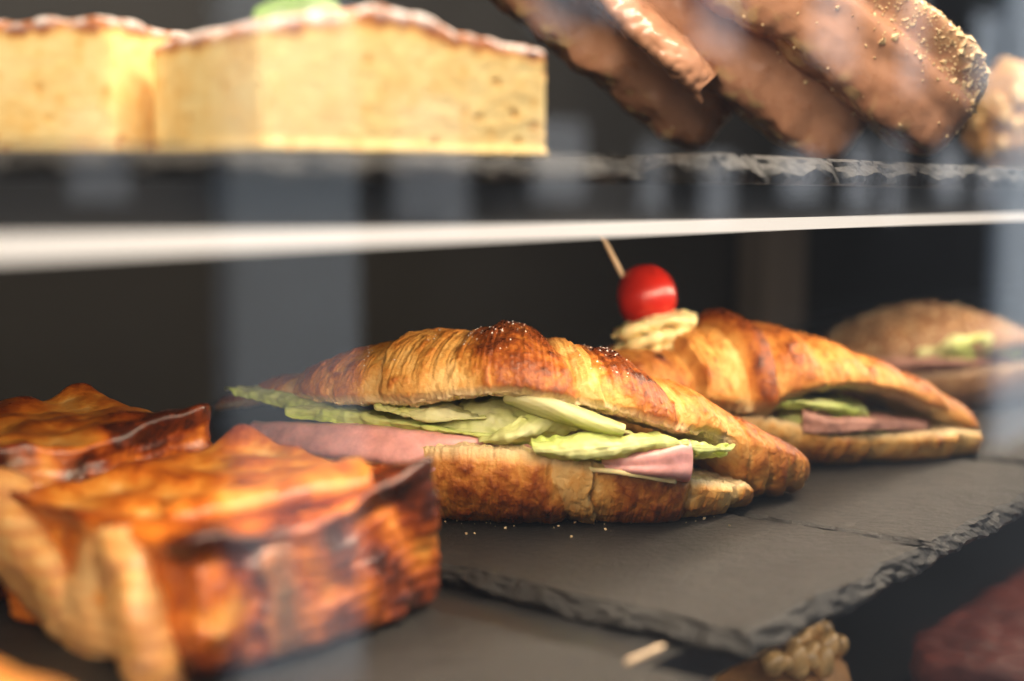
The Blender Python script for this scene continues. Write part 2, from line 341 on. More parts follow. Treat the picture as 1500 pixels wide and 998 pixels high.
# ------------------------------------------------------------------ croissants
def prof(tab, nu):
    tab = np.asarray(tab, float); x = np.linspace(tab[0, 0], tab[-1, 0], nu)
    # monotone spacing with denser ends
    k = max(3, nu // 40) | 1; ker = np.hanning(k + 2)[1:-1]; ker /= ker.sum()
    out = [x]
    for c in range(1, tab.shape[1]):
        y = np.interp(x, tab[:, 0], tab[:, c]); yp = np.concatenate([2 * y[0] - y[k:0:-1], y, 2 * y[-1] - y[-2:-k - 2:-1]])
        out.append(np.convolve(yp, ker, 'same')[k:-k])
    return out
def croissant_half(name, tab, segs, parent, upper, nu=640, nv=190, seed=0, slant=11, amp=.0030, floor=None):
    """tab rows: px, y_top, y_cut, y_low, depth, half_width.  segs: (px0, px1, brown, dir) dir=+1 steps down to larger px"""
    px, yt, yc, yl, dep, hw = prof(tab, nu)
    cen = at(px, yc, dep)[:, :2]
    zt = at(px, yt, dep)[:, 2]; zc = at(px, yc, dep - hw)[:, 2]; zl = at(px, yl, dep - hw * .6)[:, 2]
    ru = np.maximum(zt - zc, .0004); rd = np.maximum(zc - zl, .0004)
    tg = np.gradient(cen, axis=0); tg /= np.linalg.norm(tg, axis=1)[:, None]
    kk = 25; tg = np.stack([np.convolve(np.pad(tg[:, c], kk, 'edge'), np.ones(2 * kk + 1) / (2 * kk + 1), 'valid') for c in (0, 1)], 1)
    fr = np.stack([tg[:, 1], -tg[:, 0]], 1); fr *= -np.sign(fr[:, 1])[:, None]
    th = np.linspace(0, 2 * math.pi, nv, endpoint=False)
    c_, s_ = np.cos(th), np.sin(th); e = .82
    ca = np.sign(c_) * np.abs(c_) ** e; sa = np.sign(s_) * np.abs(s_) ** e
    X = ca[None] * hw[:, None]; Z = np.where(sa[None] >= 0, sa[None] * ru[:, None], sa[None] * rd[:, None])
    # how much of the section is crust
    if upper: flat = (rd / np.maximum(hw, 1e-4)) < .32; side = sst(.10, -.02, s_)
    else: flat = (ru / np.maximum(hw, 1e-4)) < .45; side = sst(-.10, .02, s_)
    fl = np.convolve(np.pad(flat.astype(float), 12, 'edge'), np.ones(25) / 25, 'valid')
    crumb = fl[:, None] * side[None]; cr = 1 - crumb
    sl = slant * (th - math.pi / 2); sl = np.where(th > 1.5 * math.pi, slant * (th - 2.5 * math.pi), sl)
    S = px[:, None] + sl[None] * 1.0
    base3 = np.stack([cen[:, 0][:, None] + fr[:, 0][:, None] * X, cen[:, 1][:, None] + fr[:, 1][:, None] * X, zc[:, None] + Z], -1) * 1000
    S = S + 9 * pn(base3 / 14, seed + 3) + 3 * pn(base3 / 4, seed + 4)
    D = np.zeros_like(X); B = np.full_like(X, .4); stri = np.zeros_like(X)
    for (a, b, br, d) in segs:
        q = (S - a) / (b - a); q = q if d > 0 else 1 - q
        m = (q >= 0) & (q < 1); q = np.clip(q, 0, 1)
        h = (np.sin(np.clip(q * .62 + .02, 0, 1) * math.pi) ** .8) * (1 - sst(.90, 1.0, q))
        D = np.where(m, h, D)
        B = np.where(m, br * (.35 + .65 * sst(.0, .34, q)) - .34 * sst(.93, 1, q), B)
        stri = np.where(m, np.maximum(1 - sst(.0, .38, q), sst(.86, .95, q)), stri)
    stri = stri * (.25 + .75 * sst(-.15, .45, pn(base3 / 11, seed + 12)))
    lay = np.sin(S * 1.15 + 3 * pn(base3 / 6, seed + 5)) * .6 + np.sin(S * .55 + 2 * pn(base3 / 9, seed + 6)) * .5
    taper = sst(0, .012, hw)[:, None]
    n1 = pn(base3 / 13, seed); n2 = pn(base3 / 4.2, seed + 1); n3 = pn(base3 / 1.5, seed + 2)
    blis = np.maximum(0, pn(base3 / 5.5, seed + 9) - .35) * 2.2
    disp = cr * (amp * D * taper + .0009 * n1 * taper + .00042 * n2 + .00020 * n3 + .0008 * blis * taper + .00013 * lay * (.10 + stri)) \
         + crumb * (.0011 * n2 + .0007 * n3 + .0006 * n1)
    X = X + c_[None] * disp; Z = Z + s_[None] * disp
    jag = .0007 * pn(np.stack([px / 9, px * 0, px * 0], -1), seed + 7) + .0005 * pn(np.stack([px / 3, px * 0, px * 0], -1), seed + 8)
    zj = zc + jag * fl
    V = np.stack([cen[:, 0][:, None] + fr[:, 0][:, None] * X, cen[:, 1][:, None] + fr[:, 1][:, None] * X, zj[:, None] + Z], -1)
    if floor is not None: V[..., 2] = np.maximum(V[..., 2], floor + .0004 + .0004 * np.abs(n2))
    topb = sst(-.2, .9, s_)[None] * (.20 if upper else 0) + (sst(.3, -.8, s_)[None] * .16 if not upper else 0)
    brown = B * .80 + topb - .05 + .24 * n1 + .17 * n2 + .10 * n3 - .11 * np.clip(lay, 0, 1) * stri + .30 * blis
    brown = brown - .14 * sst(.12, .0, np.abs(s_))[None] * fl[:, None]
    colr = np.stack([np.clip(brown, 0, 1), crumb, stri], -1).reshape(-1, 3)
    V = V.reshape(-1, 3); F = grid_faces(nu, nv, True)
    F.append(list(range(nv))[::-1]); F.append([(nu - 1) * nv + i for i in range(nv)])
    o = mesh_obj(name, V, F, M['crust'], parent, True, colr)
    return o, V.reshape(nu, nv, 3)

def patch(name, rows, mat, parent, nu=70, nv=26, ruffle=.0008, rf=90, thick=.0004, seed=0, edge_wave=.0, dd=0.0, bake=None):
    if edge_wave: nu, nv = nu * 2, nv * 2
    R = [catmull([at(p[0], p[1], p[2] + dd) for p in r], nu) for r in rows]
    G = catmull(np.array(R), nv)                       # nv x nu x 3
    n = np.gradient(G, axis=1); m = np.gradient(G, axis=0)
    nn = np.cross(n, m); nn /= np.maximum(np.linalg.norm(nn, axis=-1), 1e-9)[..., None]
    v = np.linspace(0, 1, nv)[:, None]; u = np.linspace(0, 1, nu)[None]
    amp = ruffle * (1 + edge_wave * np.abs(v - .5) * 2)
    dn = amp * pn(G * rf, seed) + amp * .5 * pn(G * rf * 2.7, seed + 1)
    if edge_wave: dn = dn + .00042 * pn(G * 330, seed + 7) + .0009 * (np.abs(v - .5) * 2) ** 2 * pn(G * 210, seed + 8)
    G = G + nn * dn[..., None]
    G[..., 2] += (.0010 if edge_wave else .0003) * pn(np.stack([u * 14 + 0 * v, v * 2 + 0 * u, u * 0 + v * 0], -1), seed + 2) * (np.abs(v - .5) * 2) ** 3
    ribs = np.abs(np.sin((u * 3 + v * 9 + .5 * pn(G * 60, seed + 3)) * math.pi)) ** .5
    colr = np.stack([np.clip(.12 + .55 * pn(G * 40, seed + 5) + .5 * (np.abs(v - .5) * 2 + 0 * u) + (.14 * ribs), 0, 1), ribs, 0 * ribs], -1).reshape(-1, 3)
    if bake: colr = bake(G.reshape(-1, 3) * 1000, colr)
    o = mesh_obj(name, G.reshape(-1, 3), grid_faces(nv, nu), mat, parent, True, colr)
    solid(o, thick); return o

def grains(name, pts, size, mat, parent, seed=0, squash=1.0, jit=.4):
    rg = np.random.default_rng(seed)
    base = W([(1, 0, 0), (-1, 0, 0), (0, 1, 0), (0, -1, 0), (0, 0, 1), (0, 0, -1)], float)
    fc = [(0, 2, 4), (2, 1, 4), (1, 3, 4), (3, 0, 4), (2, 0, 5), (1, 2, 5), (3, 1, 5), (0, 3, 5)]
    V, F = [], []
    for k, p in enumerate(pts):
        A = rg.normal(size=(3, 3)); Q, _ = np.linalg.qr(A)
        s = size * (1 + jit * rg.uniform(-1, 1.3)) * W([1, squash * rg.uniform(.7, 1.1), squash * rg.uniform(.6, 1)])
        V.append((base * s * (1 + .2 * rg.uniform(-1, 1, (6, 1)))) @ Q.T + p); F += [tuple(i + 6 * k for i in f) for f in fc]
    o = mesh_obj(name, np.concatenate(V), F, mat, parent, smooth=False)
    o['kind'] = 'stuff'; return o

# --- the ham croissant
main = thing('croissant_sandwich', 'golden croissant sandwich filled with pink ham, cheese and pale lettuce', 'sandwich', (.03, .475, 0), 'croissant sandwiches')
top_tab = [(318, 594, 597, 600, .560, .002), (345, 584, 594, 599, .552, .007), (400, 571, 588, 592, .540, .013), (440, 556, 584, 588, .530, .018), (480, 548, 580, 584, .520, .022),
           (540, 518, 588, 592, .506, .027), (600, 499, 591, 595, .496, .030), (660, 494, 588, 592, .489, .032), (700, 489, 579, 584, .486, .034), (735, 484, 573, 578, .484, .036),
           (770, 489, 575, 580, .484, .036), (800, 505, 583, 588, .484, .035), (850, 516, 596, 601, .486, .033), (895, 525, 612, 617, .489, .031), (930, 556, 624, 630, .492, .029), (985, 572, 634, 642, .498, .026),
           (1020, 592, 644, 666, .503, .023), (1050, 609, 655, 705, .506, .021), (1080, 624, 664, 722, .509, .019), (1115, 642, 675, 722, .513, .016), (1145, 658, 682, 716, .517, .012), (1165, 671, 687, 706, .520, .007), (1174, 684, 689, 695, .522, .002)]
top_seg = [(300, 400, .75, -1), (400, 478, .62, -1), (478, 600, .68, -1), (600, 690, .30, -1), (690, 806, .86, 1), (806, 836, .20, 1), (836, 926, .84, 1), (926, 990, .36, 1), (990, 1042, .50, 1),
           (1042, 1070, .62, 1), (1070, 1098, .70, 1), (1098, 1124, .74, 1), (1124, 1148, .8, 1), (1148, 1166, .85, 1), (1166, 1190, .9, 1)]
bot_tab = [(360, 678, 682, 700, .545, .006), (420, 680, 684, 720, .530, .020), (500, 684, 688, 738, .512, .030), (590, 690, 694, 760, .498, .035), (628, 688, 692, 768, .492, .037), (644, 652, 657, 769, .491, .038), (700, 650, 655, 770, .488, .039),
           (780, 656, 662, 770, .486, .039), (810, 666, 672, 771, .486, .038), (870, 674, 680, 772, .487, .037), (930, 688, 694, 772, .489, .034), (970, 698, 704, 764, .492, .031), (1010, 706, 712, 756, .496, .026), (1040, 706, 712, 749, .500, .021), (1056, 709, 713, 744, .502, .016), (1063, 716, 720, 738, .504, .010)]
bot_seg = [(340, 620, .5, -1), (620, 790, .78, 1), (790, 832, .18, 1), (832, 940, .80, 1), (940, 1004, .34, 1), (1004, 1075, .62, 1)]
topo, TV = croissant_half('top_half', top_tab, top_seg, main, True, 760, 220, 1)
boto, BV = croissant_half('bottom_half', bot_tab, bot_seg, main, False, 640, 190, 21, floor=0.0)
# sugar grains on the ridge
pts = []
ux = np.linspace(318, 1174, 760)
for a, b, n_ in ((700, 770, 46), (830, 905, 46), (555, 660, 18)):
    idx = np.where((ux > a) & (ux < b))[0]
    for _ in range(n_):
        i = random.choice(idx); j = int(np.clip(random.gauss(50, 13), 18, 100)); pts.append(TV[i, j])
grains('sugar_grains', pts, .00032, M['sugar'], main, 3)

LT, LP = M['lettuce'], M['lettuce_pale']
patch('lettuce_leaf', [[(332, 574, .515), (380, 588, .505), (430, 600, .49), (500, 610, .482)], [(330, 571, .52), (372, 574, .51), (420, 582, .497), (480, 598, .487)], [(340, 569, .53), (385, 572, .525), (430, 575, .51), (490, 592, .50)], [(400, 590, .55), (430, 592, .54), (470, 596, .53), (510, 605, .53)]], LT, main, 60, 24, .0011, 110, seed=1, edge_wave=1)
patch('lettuce_leaf', [[(420, 610, .486), (500, 622, .476), (600, 634, .466), (720, 644, .458), (800, 654, .457)], [(420, 596, .49), (490, 600, .479), (580, 615, .467), (680, 632, .459), (800, 644, .458)], [(440, 590, .51), (490, 594, .50), (580, 606, .495), (680, 622, .49), (800, 634, .49)]], LT, main, 90, 22, .0009, 120, seed=2, edge_wave=1)
patch('lettuce_leaf', [[(550, 590, .470), (600, 602, .466), (650, 612, .463), (710, 618, .462)], [(548, 596, .467), (590, 608, .462), (640, 614, .460), (712, 612, .460)], [(556, 588, .475), (610, 596, .470), (650, 594, .466), (700, 606, .466)], [(580, 590, .50), (620, 588, .50), (660, 586, .50), (710, 596, .50)]], LP, main, 60, 24, .0010, 120, seed=3, edge_wave=1)
patch('lettuce_leaf', [[(640, 636, .463), (700, 640, .460), (760, 640, .459), (850, 632, .462)], [(640, 622, .468), (690, 614, .464), (730, 606, .463), (790, 604, .466)], [(650, 600, .478), (700, 588, .474), (750, 585, .474), (800, 592, .478)], [(660, 590, .51), (710, 582, .51), (760, 580, .51), (820, 588, .51)]], LP, main, 60, 24, .0012, 110, seed=4, edge_wave=1)
# rolled pale rib
patch('lettuce_rib', [[(742, 590, .462), (800, 612, .452), (860, 630, .447), (912, 637, .447)], [(738, 584, .456), (800, 600, .446), (860, 622, .442), (914, 634, .444)], [(742, 574, .456), (805, 588, .446), (865, 610, .443), (916, 628, .444)], [(748, 572, .464), (810, 585, .456), (870, 606, .452), (916, 625, .452)], [(752, 582, .470), (812, 600, .464), (870, 620, .460), (914, 634, .456)]], LP, main, 60, 30, .0004, 120, .0009, seed=5)
patch('lettuce_leaf', [[(700, 642, .455), (745, 622, .452), (775, 606, .456), (800, 600, .466)], [(705, 648, .452), (760, 640, .448), (800, 620, .452), (830, 608, .462)], [(740, 652, .462), (790, 646, .460), (840, 632, .462), (870, 620, .47)]], LP, main, 50, 18, .0008, 130, seed=6, edge_wave=1)
# long green leaf at the front right
patch('lettuce_leaf', [[(778, 644, .448), (820, 640, .446), (900, 636, .446), (980, 642, .452), (1040, 650, .462), (1076, 655, .470)], [(780, 656, .443), (830, 655, .440), (900, 650, .440), (975, 648, .447), (1040, 654, .459), (1074, 657, .468)], [(786, 664, .444), (835, 672, .441), (900, 668, .441), (965, 656, .447), (1030, 664, .457), (1068, 661, .467)], [(800, 664, .458), (850, 674, .455), (910, 672, .455), (970, 662, .458), (1020, 668, .464), (1058, 662, .470)]], LT, main, 110, 26, .0007, 130, seed=7, edge_wave=1)
patch('lettuce_leaf', [[(900, 622, .466), (960, 640, .466), (1010, 652, .470), (1070, 650, .474)], [(905, 630, .46), (960, 648, .46), (1010, 662, .464), (1064, 668, .472)], [(930, 650, .48), (970, 660, .48), (1010, 668, .48), (1050, 670, .482)]], LT, main, 50, 18, .0010, 140, seed=8, edge_wave=1)
patch('ham_slice', [[(366, 640, .55), (460, 634, .53), (560, 640, .52), (680, 655, .505), (800, 664, .50)], [(372, 619, .506), (460, 621, .484), (560, 626, .470), (680, 640, .462), (800, 654, .462)], [(364, 628, .498), (460, 636, .473), (560, 642, .460), (660, 654, .455), (800, 660, .458)], [(370, 646, .496), (455, 664, .470), (550, 676, .457), (640, 692, .452), (720, 668, .464)], [(400, 656, .52), (470, 672, .495), (560, 682, .480), (660, 694, .470), (730, 676, .48)]], M['ham'], main, 90, 44, .0005, 70, .0011, seed=9)
patch('ham_slice', [[(880, 660, .475), (930, 655, .472), (980, 650, .472), (1008, 648, .474)], [(880, 668, .452), (930, 664, .448), (980, 655, .449), (1011, 649, .455)], [(884, 680, .449), (930, 682, .445), (980, 680, .446), (1013, 676, .452)], [(890, 688, .450), (935, 694, .447), (980, 698, .448), (1010, 703, .453)], [(900, 690, .472), (940, 697, .47), (980, 701, .47), (1006, 706, .472)]], M['ham'], main, 50, 34, .0004, 90, .0012, seed=10)
patch('cheese_slice', [[(840, 684, .449), (900, 692, .445), (950, 699, .446), (990, 706, .450)], [(840, 680, .48), (900, 687, .48), (950, 694, .48), (1000, 700, .482)]], M['cheese'], main, 30, 8, .0003, 60, .0016, seed=11)
patch('cheese_slice', [[(440, 678, .476), (500, 684, .464), (570, 690, .456), (620, 696, .456)], [(450, 664, .52), (510, 668, .51), (570, 672, .50), (640, 676, .50)]], M['cheese'], main, 30, 8, .0003, 60, .0014, seed=12)

cp = []
for _ in range(70):
    c_ = BV[random.randrange(60, 630), 150]; r_ = abs(random.gauss(0, .012))
    cp.append(W([c_[0] + random.gauss(0, .006), c_[1] - .004 - r_, .0003]))
cr_ = grains('pastry_crumbs', cp, .00045, M['nut'], None, 44, .8, .9)
tag(cr_, 'tiny pastry flakes scattered on slate in front of the ham croissant', 'crumbs')
# --- the tomato-topped croissant
sec = thing('croissant_sandwich', 'croissant sandwich with brown meat and lettuce, topped by a skewered tomato', 'sandwich', (.12, .62, 0), 'croissant sandwiches')
t2 = [(880, 560, 580, 584, .585, .006), (910, 536, 585, 590, .590, .018), (950, 516, 590, 594, .598, .027), (1000, 505, 596, 600, .604, .031), (1035, 488, 600, 604, .606, .033), (1055, 476, 602, 606, .608, .034), (1085, 492, 602, 606, .610, .034), (1110, 496, 596, 600, .612, .034),
      (1150, 506, 584, 588, .615, .033), (1200, 518, 578, 582, .620, .031), (1260, 540, 582, 586, .626, .028), (1310, 556, 598, 602, .632, .025), (1360, 580, 616, 622, .638, .021), (1400, 603, 626, 636, .645, .018), (1422, 617, 634, 642, .648, .014), (1431, 630, 638, 644, .650, .008)]
s2 = [(860, 960, .6, -1), (960, 1035, .35, -1), (1035, 1082, .8, 1), (1082, 1140, .62, 1), (1140, 1205, .5, 1), (1205, 1270, .52, 1), (1270, 1330, .5, 1), (1330, 1380, .55, 1), (1380, 1440, .6, 1)]
t2 = [(min(r[0], 1000) + (max(r[0], 1000) - 1000) * .915, r[1], r[2] - (13 if 1090 < r[0] < 1390 else 0), r[3] - (13 if 1090 < r[0] < 1390 else 0), r[4] - .028, r[5]) for r in t2]
croissant_half('top_half', t2, s2, sec, True, 420, 130, 41, amp=.0085, slant=5)
b2 = [(900, 608, 612, 640, .600, .012), (1000, 606, 611, 655, .606, .028), (1080, 606, 611, 664, .610, .032), (1150, 624, 630, 672, .616, .033), (1190, 630, 636, 678, .620, .033), (1300, 630, 636, 684, .630, .031), (1380, 627, 633, 682, .640, .028), (1418, 629, 634, 678, .646, .023), (1436, 636, 640, 668, .649, .013)]
bs2 = [(880, 1080, .4, -1), (1080, 1200, .42, 1), (1200, 1320, .40, 1), (1320, 1450, .45, 1)]
b2 = [(min(r[0], 1000) + (max(r[0], 1000) - 1000) * .915, *r[1:4], r[4] - .028, r[5]) for r in b2]
croissant_half('bottom_half', b2, bs2, sec, False, 380, 120, 61, floor=-.0004)
patch('lettuce_leaf', [[(1070, 600, .60), (1130, 598, .592), (1200, 600, .59), (1275, 612, .602)], [(1075, 596, .60), (1130, 586, .592), (1200, 588, .592), (1270, 600, .604)], [(1100, 592, .63), (1150, 584, .63), (1210, 580, .63), (1260, 585, .63)]], LT, sec, 50, 18, .0012, 90, seed=21, dd=-.036, edge_wave=1)
patch('lettuce_leaf', [[(1140, 622, .598), (1200, 628, .596), (1260, 632, .60), (1320, 632, .61)], [(1140, 606, .60), (1200, 606, .598), (1260, 612, .602), (1320, 622, .612)], [(1150, 600, .63), (1210, 600, .63), (1260, 606, .63), (1320, 616, .64)]], LT, sec, 50, 18, .0012, 90, seed=22, dd=-.036, edge_wave=1)
patch('meat_slice', [[(1176, 634, .592), (1230, 634, .593), (1290, 630, .603), (1360, 632, .62)], [(1176, 600, .594), (1220, 610, .596), (1290, 615, .606), (1360, 622, .622)], [(1180, 598, .63), (1220, 604, .63), (1290, 610, .63), (1360, 616, .64)]], M['meat'], sec, 40, 18, .0016, 110, .0014, seed=23, dd=-.038)
patch('meat_slice', [[(1090, 628, .60), (1130, 630, .598), (1180, 634, .598)], [(1090, 612, .602), (1130, 612, .60), (1180, 616, .60)], [(1090, 608, .63), (1130, 608, .63), (1180, 610, .63)]], M['meat'], sec, 40, 18, .0016, 110, .0014, seed=24, dd=-.028)

def ellipsoid(name, c, r, mat, parent, nu=36, nv=24, bump=0.0, freq=100, seed=0, k=2.0, axis=None):
    th = np.linspace(0, 2 * math.pi, nu, endpoint=False); ph = np.linspace(-math.pi / 2, math.pi / 2, nv)
    d = np.stack([np.cos(ph)[:, None] * np.cos(th)[None], np.cos(ph)[:, None] * np.sin(th)[None], np.sin(ph)[:, None] + 0 * th[None]], -1)
    V = d * W(r) * (1 + bump * pn(d * freq, seed))[..., None]
    if axis is not None:
        R = np.array(Vector(axis).to_track_quat('Z', 'X').to_matrix()); V = V @ R.T
    V = V + W(c); return mesh_obj(name, V.reshape(-1, 3), grid_faces(nv, nu, True), mat, parent)
def rod(name, a, b, r0, r1, mat, parent, n=10):
    a, b = W(a), W(b); d = (b - a) / np.linalg.norm(b - a)
    e1 = np.cross(d, W([0, 1, .1])); e1 /= np.linalg.norm(e1); e2 = np.cross(d, e1)
    th = np.linspace(0, 2 * math.pi, n, endpoint=False); rings = []
    for p, r in ((a, r0), (a + (b - a) * .9, r0), (b, r1)):
        rings.append(p + r * (np.cos(th)[:, None] * e1 + np.sin(th)[:, None] * e2))
    F = grid_faces(3, n, True); F.append(list(range(n))); F.append([2 * n + i for i in range(n)][::-1])
    return mesh_obj(name, np.concatenate(rings), F, mat, parent)

sk = thing('garnish_skewer', 'wooden pick holding a cherry tomato and folded yellow cheese', 'skewer', at(968, 505, 0.5780))
rod('pick', at(985, 545, 0.5800), at(880, 342, 0.5780), .0011, .0005, M['wood_pick'], sk)
tp0, tp1 = at(985, 545, 0.5800), at(880, 342, 0.5780); ax = tp1 - tp0
ellipsoid('cherry_tomato', at(947, 436, 0.5786), (.0132, .0132, .0145), M['tomato'], sk, bump=.05, freq=1.3, axis=(ax[0] + .02, ax[1], ax[2]))
for k in range(3):
    y = 478 + k * 20
    patch('cheese_fold', [[(900 - k * 2, y + 18, .592), (940, y + 12, .586), (985, y, .588), (1014 - 6 * k, y + 2, .592)], [(897 + k * 3, y + 14, .588), (935, y + 2, .582), (980, y - 10, .584), (1020 - 6 * k, y - 8, .59)], [(905, y + 4, .60), (940, y - 8, .60), (980, y - 16, .60), (1018 - 6 * k, y - 12, .60)], [(915, y + 8, .615), (945, y, .615), (980, y - 8, .615), (1010, y - 4, .612)]], M['cheese'], sk, 34, 18, .0030, 95, .0016, seed=30 + k, dd=-.022)

# --- seeded roll
roll = thing('seeded_roll_sandwich', 'dark seeded roll sandwich with lettuce and ham, blurred behind the croissants', 'sandwich', (*at(1370, 600, .76)[:2], 0))
def bun(name, tab, seed, upper):
    px, yt, yc, yl, dep, hw = prof(tab, 160)
    o, V = croissant_half(name, tab, [(1100, 1600, .5, 1)], roll, upper, 160, 90, seed, slant=0, amp=.0005, floor=-.0002)
    o.data.materials[0] = M['bun']; return o, V
bt, BTV = bun('top_bun', [(1205, 524, 528, 532, .75, .004), (1222, 505, 527, 531, .752, .022), (1260, 478, 524, 529, .755, .036), (1320, 454, 518, 523, .758, .043), (1370, 447, 513, 518, .76, .045), (1430, 459, 507, 512, .762, .041), (1470, 478, 502, 507, .765, .032), (1500, 500, 503, 507, .768, .010)], 71, True)
bun('bottom_bun', [(1220, 552, 556, 575, .752, .012), (1255, 548, 552, 596, .755, .034), (1320, 543, 548, 610, .758, .042), (1370, 538, 543, 614, .76, .044), (1430, 532, 537, 614, .762, .041), (1475, 528, 532, 606, .765, .030), (1500, 530, 534, 590, .768, .012)], 81, False)
gp = [BTV[random.randrange(8, 150), random.randrange(3, 42)] for _ in range(420)]
grains('seeds', gp, .0015, M['seed'], bt, 5, .5)
patch('lettuce_leaf', [[(1330, 532, .722), (1390, 532, .716), (1450, 524, .722), (1498, 522, .738)], [(1335, 516, .722), (1390, 500, .712), (1440, 494, .718), (1500, 500, .736)], [(1350, 512, .75), (1400, 502, .75), (1450, 497, .75), (1490, 500, .752)]], LT, roll, 50, 18, .003, 70, seed=31, edge_wave=1)
patch('ham_slice', [[(1255, 553, .73), (1330, 548, .72), (1400, 540, .718), (1480, 532, .738)], [(1260, 530, .73), (1330, 526, .718), (1400, 528, .716), (1475, 524, .736)], [(1280, 526, .76), (1330, 524, .76), (1400, 524, .76), (1460, 520, .76)]], M['meat'], roll, 50, 18, .002, 80, .002, seed=32)

# ------------------------------------------------------------------ lumps: pastry, cake, chocolate
def lump(name, org, e1, e2, e3, mat, parent, n=(60, 40, 30), k=10.0, fn=None):
    """rounded block spanned by edge vectors; fn(p01, face, xyz_mm) -> (disp, brown, crumb).  p in [-1,1]^3"""
    V, F, FC, off = [], [], [], 0
    E = [W(e1), W(e2), W(e3)]; org = W(org)
    for ax in range(3):
        a, b = [i for i in range(3) if i != ax]
        for sg in (-1, 1):
            g1, g2 = np.meshgrid(np.linspace(-1, 1, n[a]), np.linspace(-1, 1, n[b]), indexing='ij')
            p = np.zeros((n[a], n[b], 3)); p[..., ax] = sg; p[..., a] = g1; p[..., b] = g2
            f = W(grid_faces(n[a], n[b]))
            if (sg > 0) == (ax != 1): pass
            else: f = f[:, ::-1]
            V.append(p.reshape(-1, 3)); F.append(f + off); FC.append(np.full(n[a] * n[b], ax * 2 + (sg > 0))); off += n[a] * n[b]
    p = np.concatenate(V); F = np.concatenate(F); fc = np.concatenate(FC)
    q = p / (np.sum(np.abs(p) ** k, 1) ** (1 / k))[:, None]
    xyz = org + sum((q[:, i:i + 1] + 1) / 2 * E[i] for i in range(3))
    nr = sum(np.sign(q[:, i:i + 1]) * np.abs(q[:, i:i + 1]) ** (k - 1) * (E[i] / np.dot(E[i], E[i]) ** .5) for i in range(3))
    nr /= np.linalg.norm(nr, axis=1)[:, None]
    if fn:
        d, br, cr = fn(q, fc, xyz * 1000)
        if np.ndim(d) == 1: xyz = xyz + nr * d[:, None]
        else: xyz = xyz + d
        colr = np.stack([np.clip(br, 0, 1), np.clip(cr, 0, 1), 0 * br], 1)
    else: colr = None
    key = np.round(p, 5); uq, inv = np.unique(key, axis=0, return_inverse=True); inv = inv.reshape(-1)
    first = np.zeros(len(uq), int); first[inv] = np.arange(len(p))
    cc = np.zeros((len(uq), 3)); 
    if colr is not None: cc = colr[first]
    o = mesh_obj(name, xyz[first], inv[F].tolist(), mat, parent, True, cc if colr is not None else None)
    return o, xyz[first], nr[first], uq
def v3(s, n, z=0.0): p = pos(s, n); return W([p[0], p[1], z])
def dirs(rot=0.0):
    c, s = math.cos(rot), math.sin(rot)
    return c * U - s * NO, -(c * NO + s * U)           # along, inward

def puff(label, s, n, z, ls, ln, h, seed, rot=0.0, corner=0.0, drop=0.0):
    a, b = dirs(rot); o0 = v3(s, n, z)
    t = thing('puff_pastry', label, 'pastry', v3(s + ls / 2, n + ln / 2, z), 'glazed puff pastries')
    e1 = W([a[0] * ls, a[1] * ls, 0]); e2 = W([b[0] * ln, b[1] * ln, 0]); e3 = W([0, 0, h])
    def fn(q, fc, mm):
        top = sst(.55, .95, q[:, 2]); front = sst(.6, .95, -q[:, 1]); end = sst(.6, .95, -q[:, 0]); side = 1 - top
        n1 = pn(mm / 17, seed); n2 = pn(mm / 7, seed + 1); n3 = pn(mm / 2.5, seed + 2)
        # lifted corners and a slumped middle, folds running down the sides
        cor = (np.abs(q[:, 0]) ** 3) * (np.abs(q[:, 1]) ** 3)
        ridge = np.sin(q[:, 0] * 5.2 + 1.5 * pn(mm / 22, seed + 3) + q[:, 1] * 1.3)
        fold = np.sin((q[:, 0] * 4.4 + q[:, 1] * 4.4) + 2.0 * n1 + .6 * q[:, 2])
        d = W([0, 0, 1.0])[None] * ((.0026 * n1 + .0016 * ridge + .0065 * cor * (.5 + corner * (q[:, 0] > 0)) - .003 * (1 - q[:, 0] ** 2) * (1 - q[:, 1] ** 2) - drop * (1 - q[:, 0]) / 2) * (q[:, 2] + 1) / 2)[:, None]
        out = np.stack([q[:, 0] * U[0] - q[:, 1] * NO[0], q[:, 0] * U[1] - q[:, 1] * NO[1], 0 * n1], 1)
        lay = np.sin(mm[:, 2] * 1.7 + 3 * n1 + 2 * n2)
        d = d + out * ((.0024 * fold * side + .0008 * n2 * side + .00014 * lay * side - .0035 * (q[:, 2] * .5 + .5) ** 2 * side))[:, None]
        d = d + W([0, 0, 1.0])[None] * (.0006 * n2 * top)[:, None]
        d[:, 2] = np.where(q[:, 2] < -.8, np.maximum(d[:, 2], 0) * 0, d[:, 2])
        br = .46 + .30 * n1 + .20 * n2 + .10 * n3 + .14 * ridge * top + .55 * cor * top + front * (.34 + .50 * pn(mm / 15, seed + 6)) 
        pale = np.clip(sst(.15, .6, fold + .6 * n2) * side, 0, 1) * (.75 * end + .55 * front * sst(.2, -.8, q[:, 0]))
        br = br * (1 - .8 * pale) + .05 * lay * side
        return d, br, pale * .55
    lump('crust', o0, e1, e2, e3, M['pastry'], t, (120, 100, 60), 14, fn)
    return t
PA = puff('glazed puff pastry square with a lifted pointed corner, before the ham croissant', .186, .248, -.001, .087, .088, .040, 5, corner=1.0, drop=.005)
puff('glazed puff pastry square sitting deeper in the case, behind the pointed-corner one', .168, .348, -.001, .106, .080, .046, 9, corner=.8)
puff('glazed puff pastry at the glass end of the slate, only its corner in view', .015, .150, -.001, .094, .082, .044, 13)

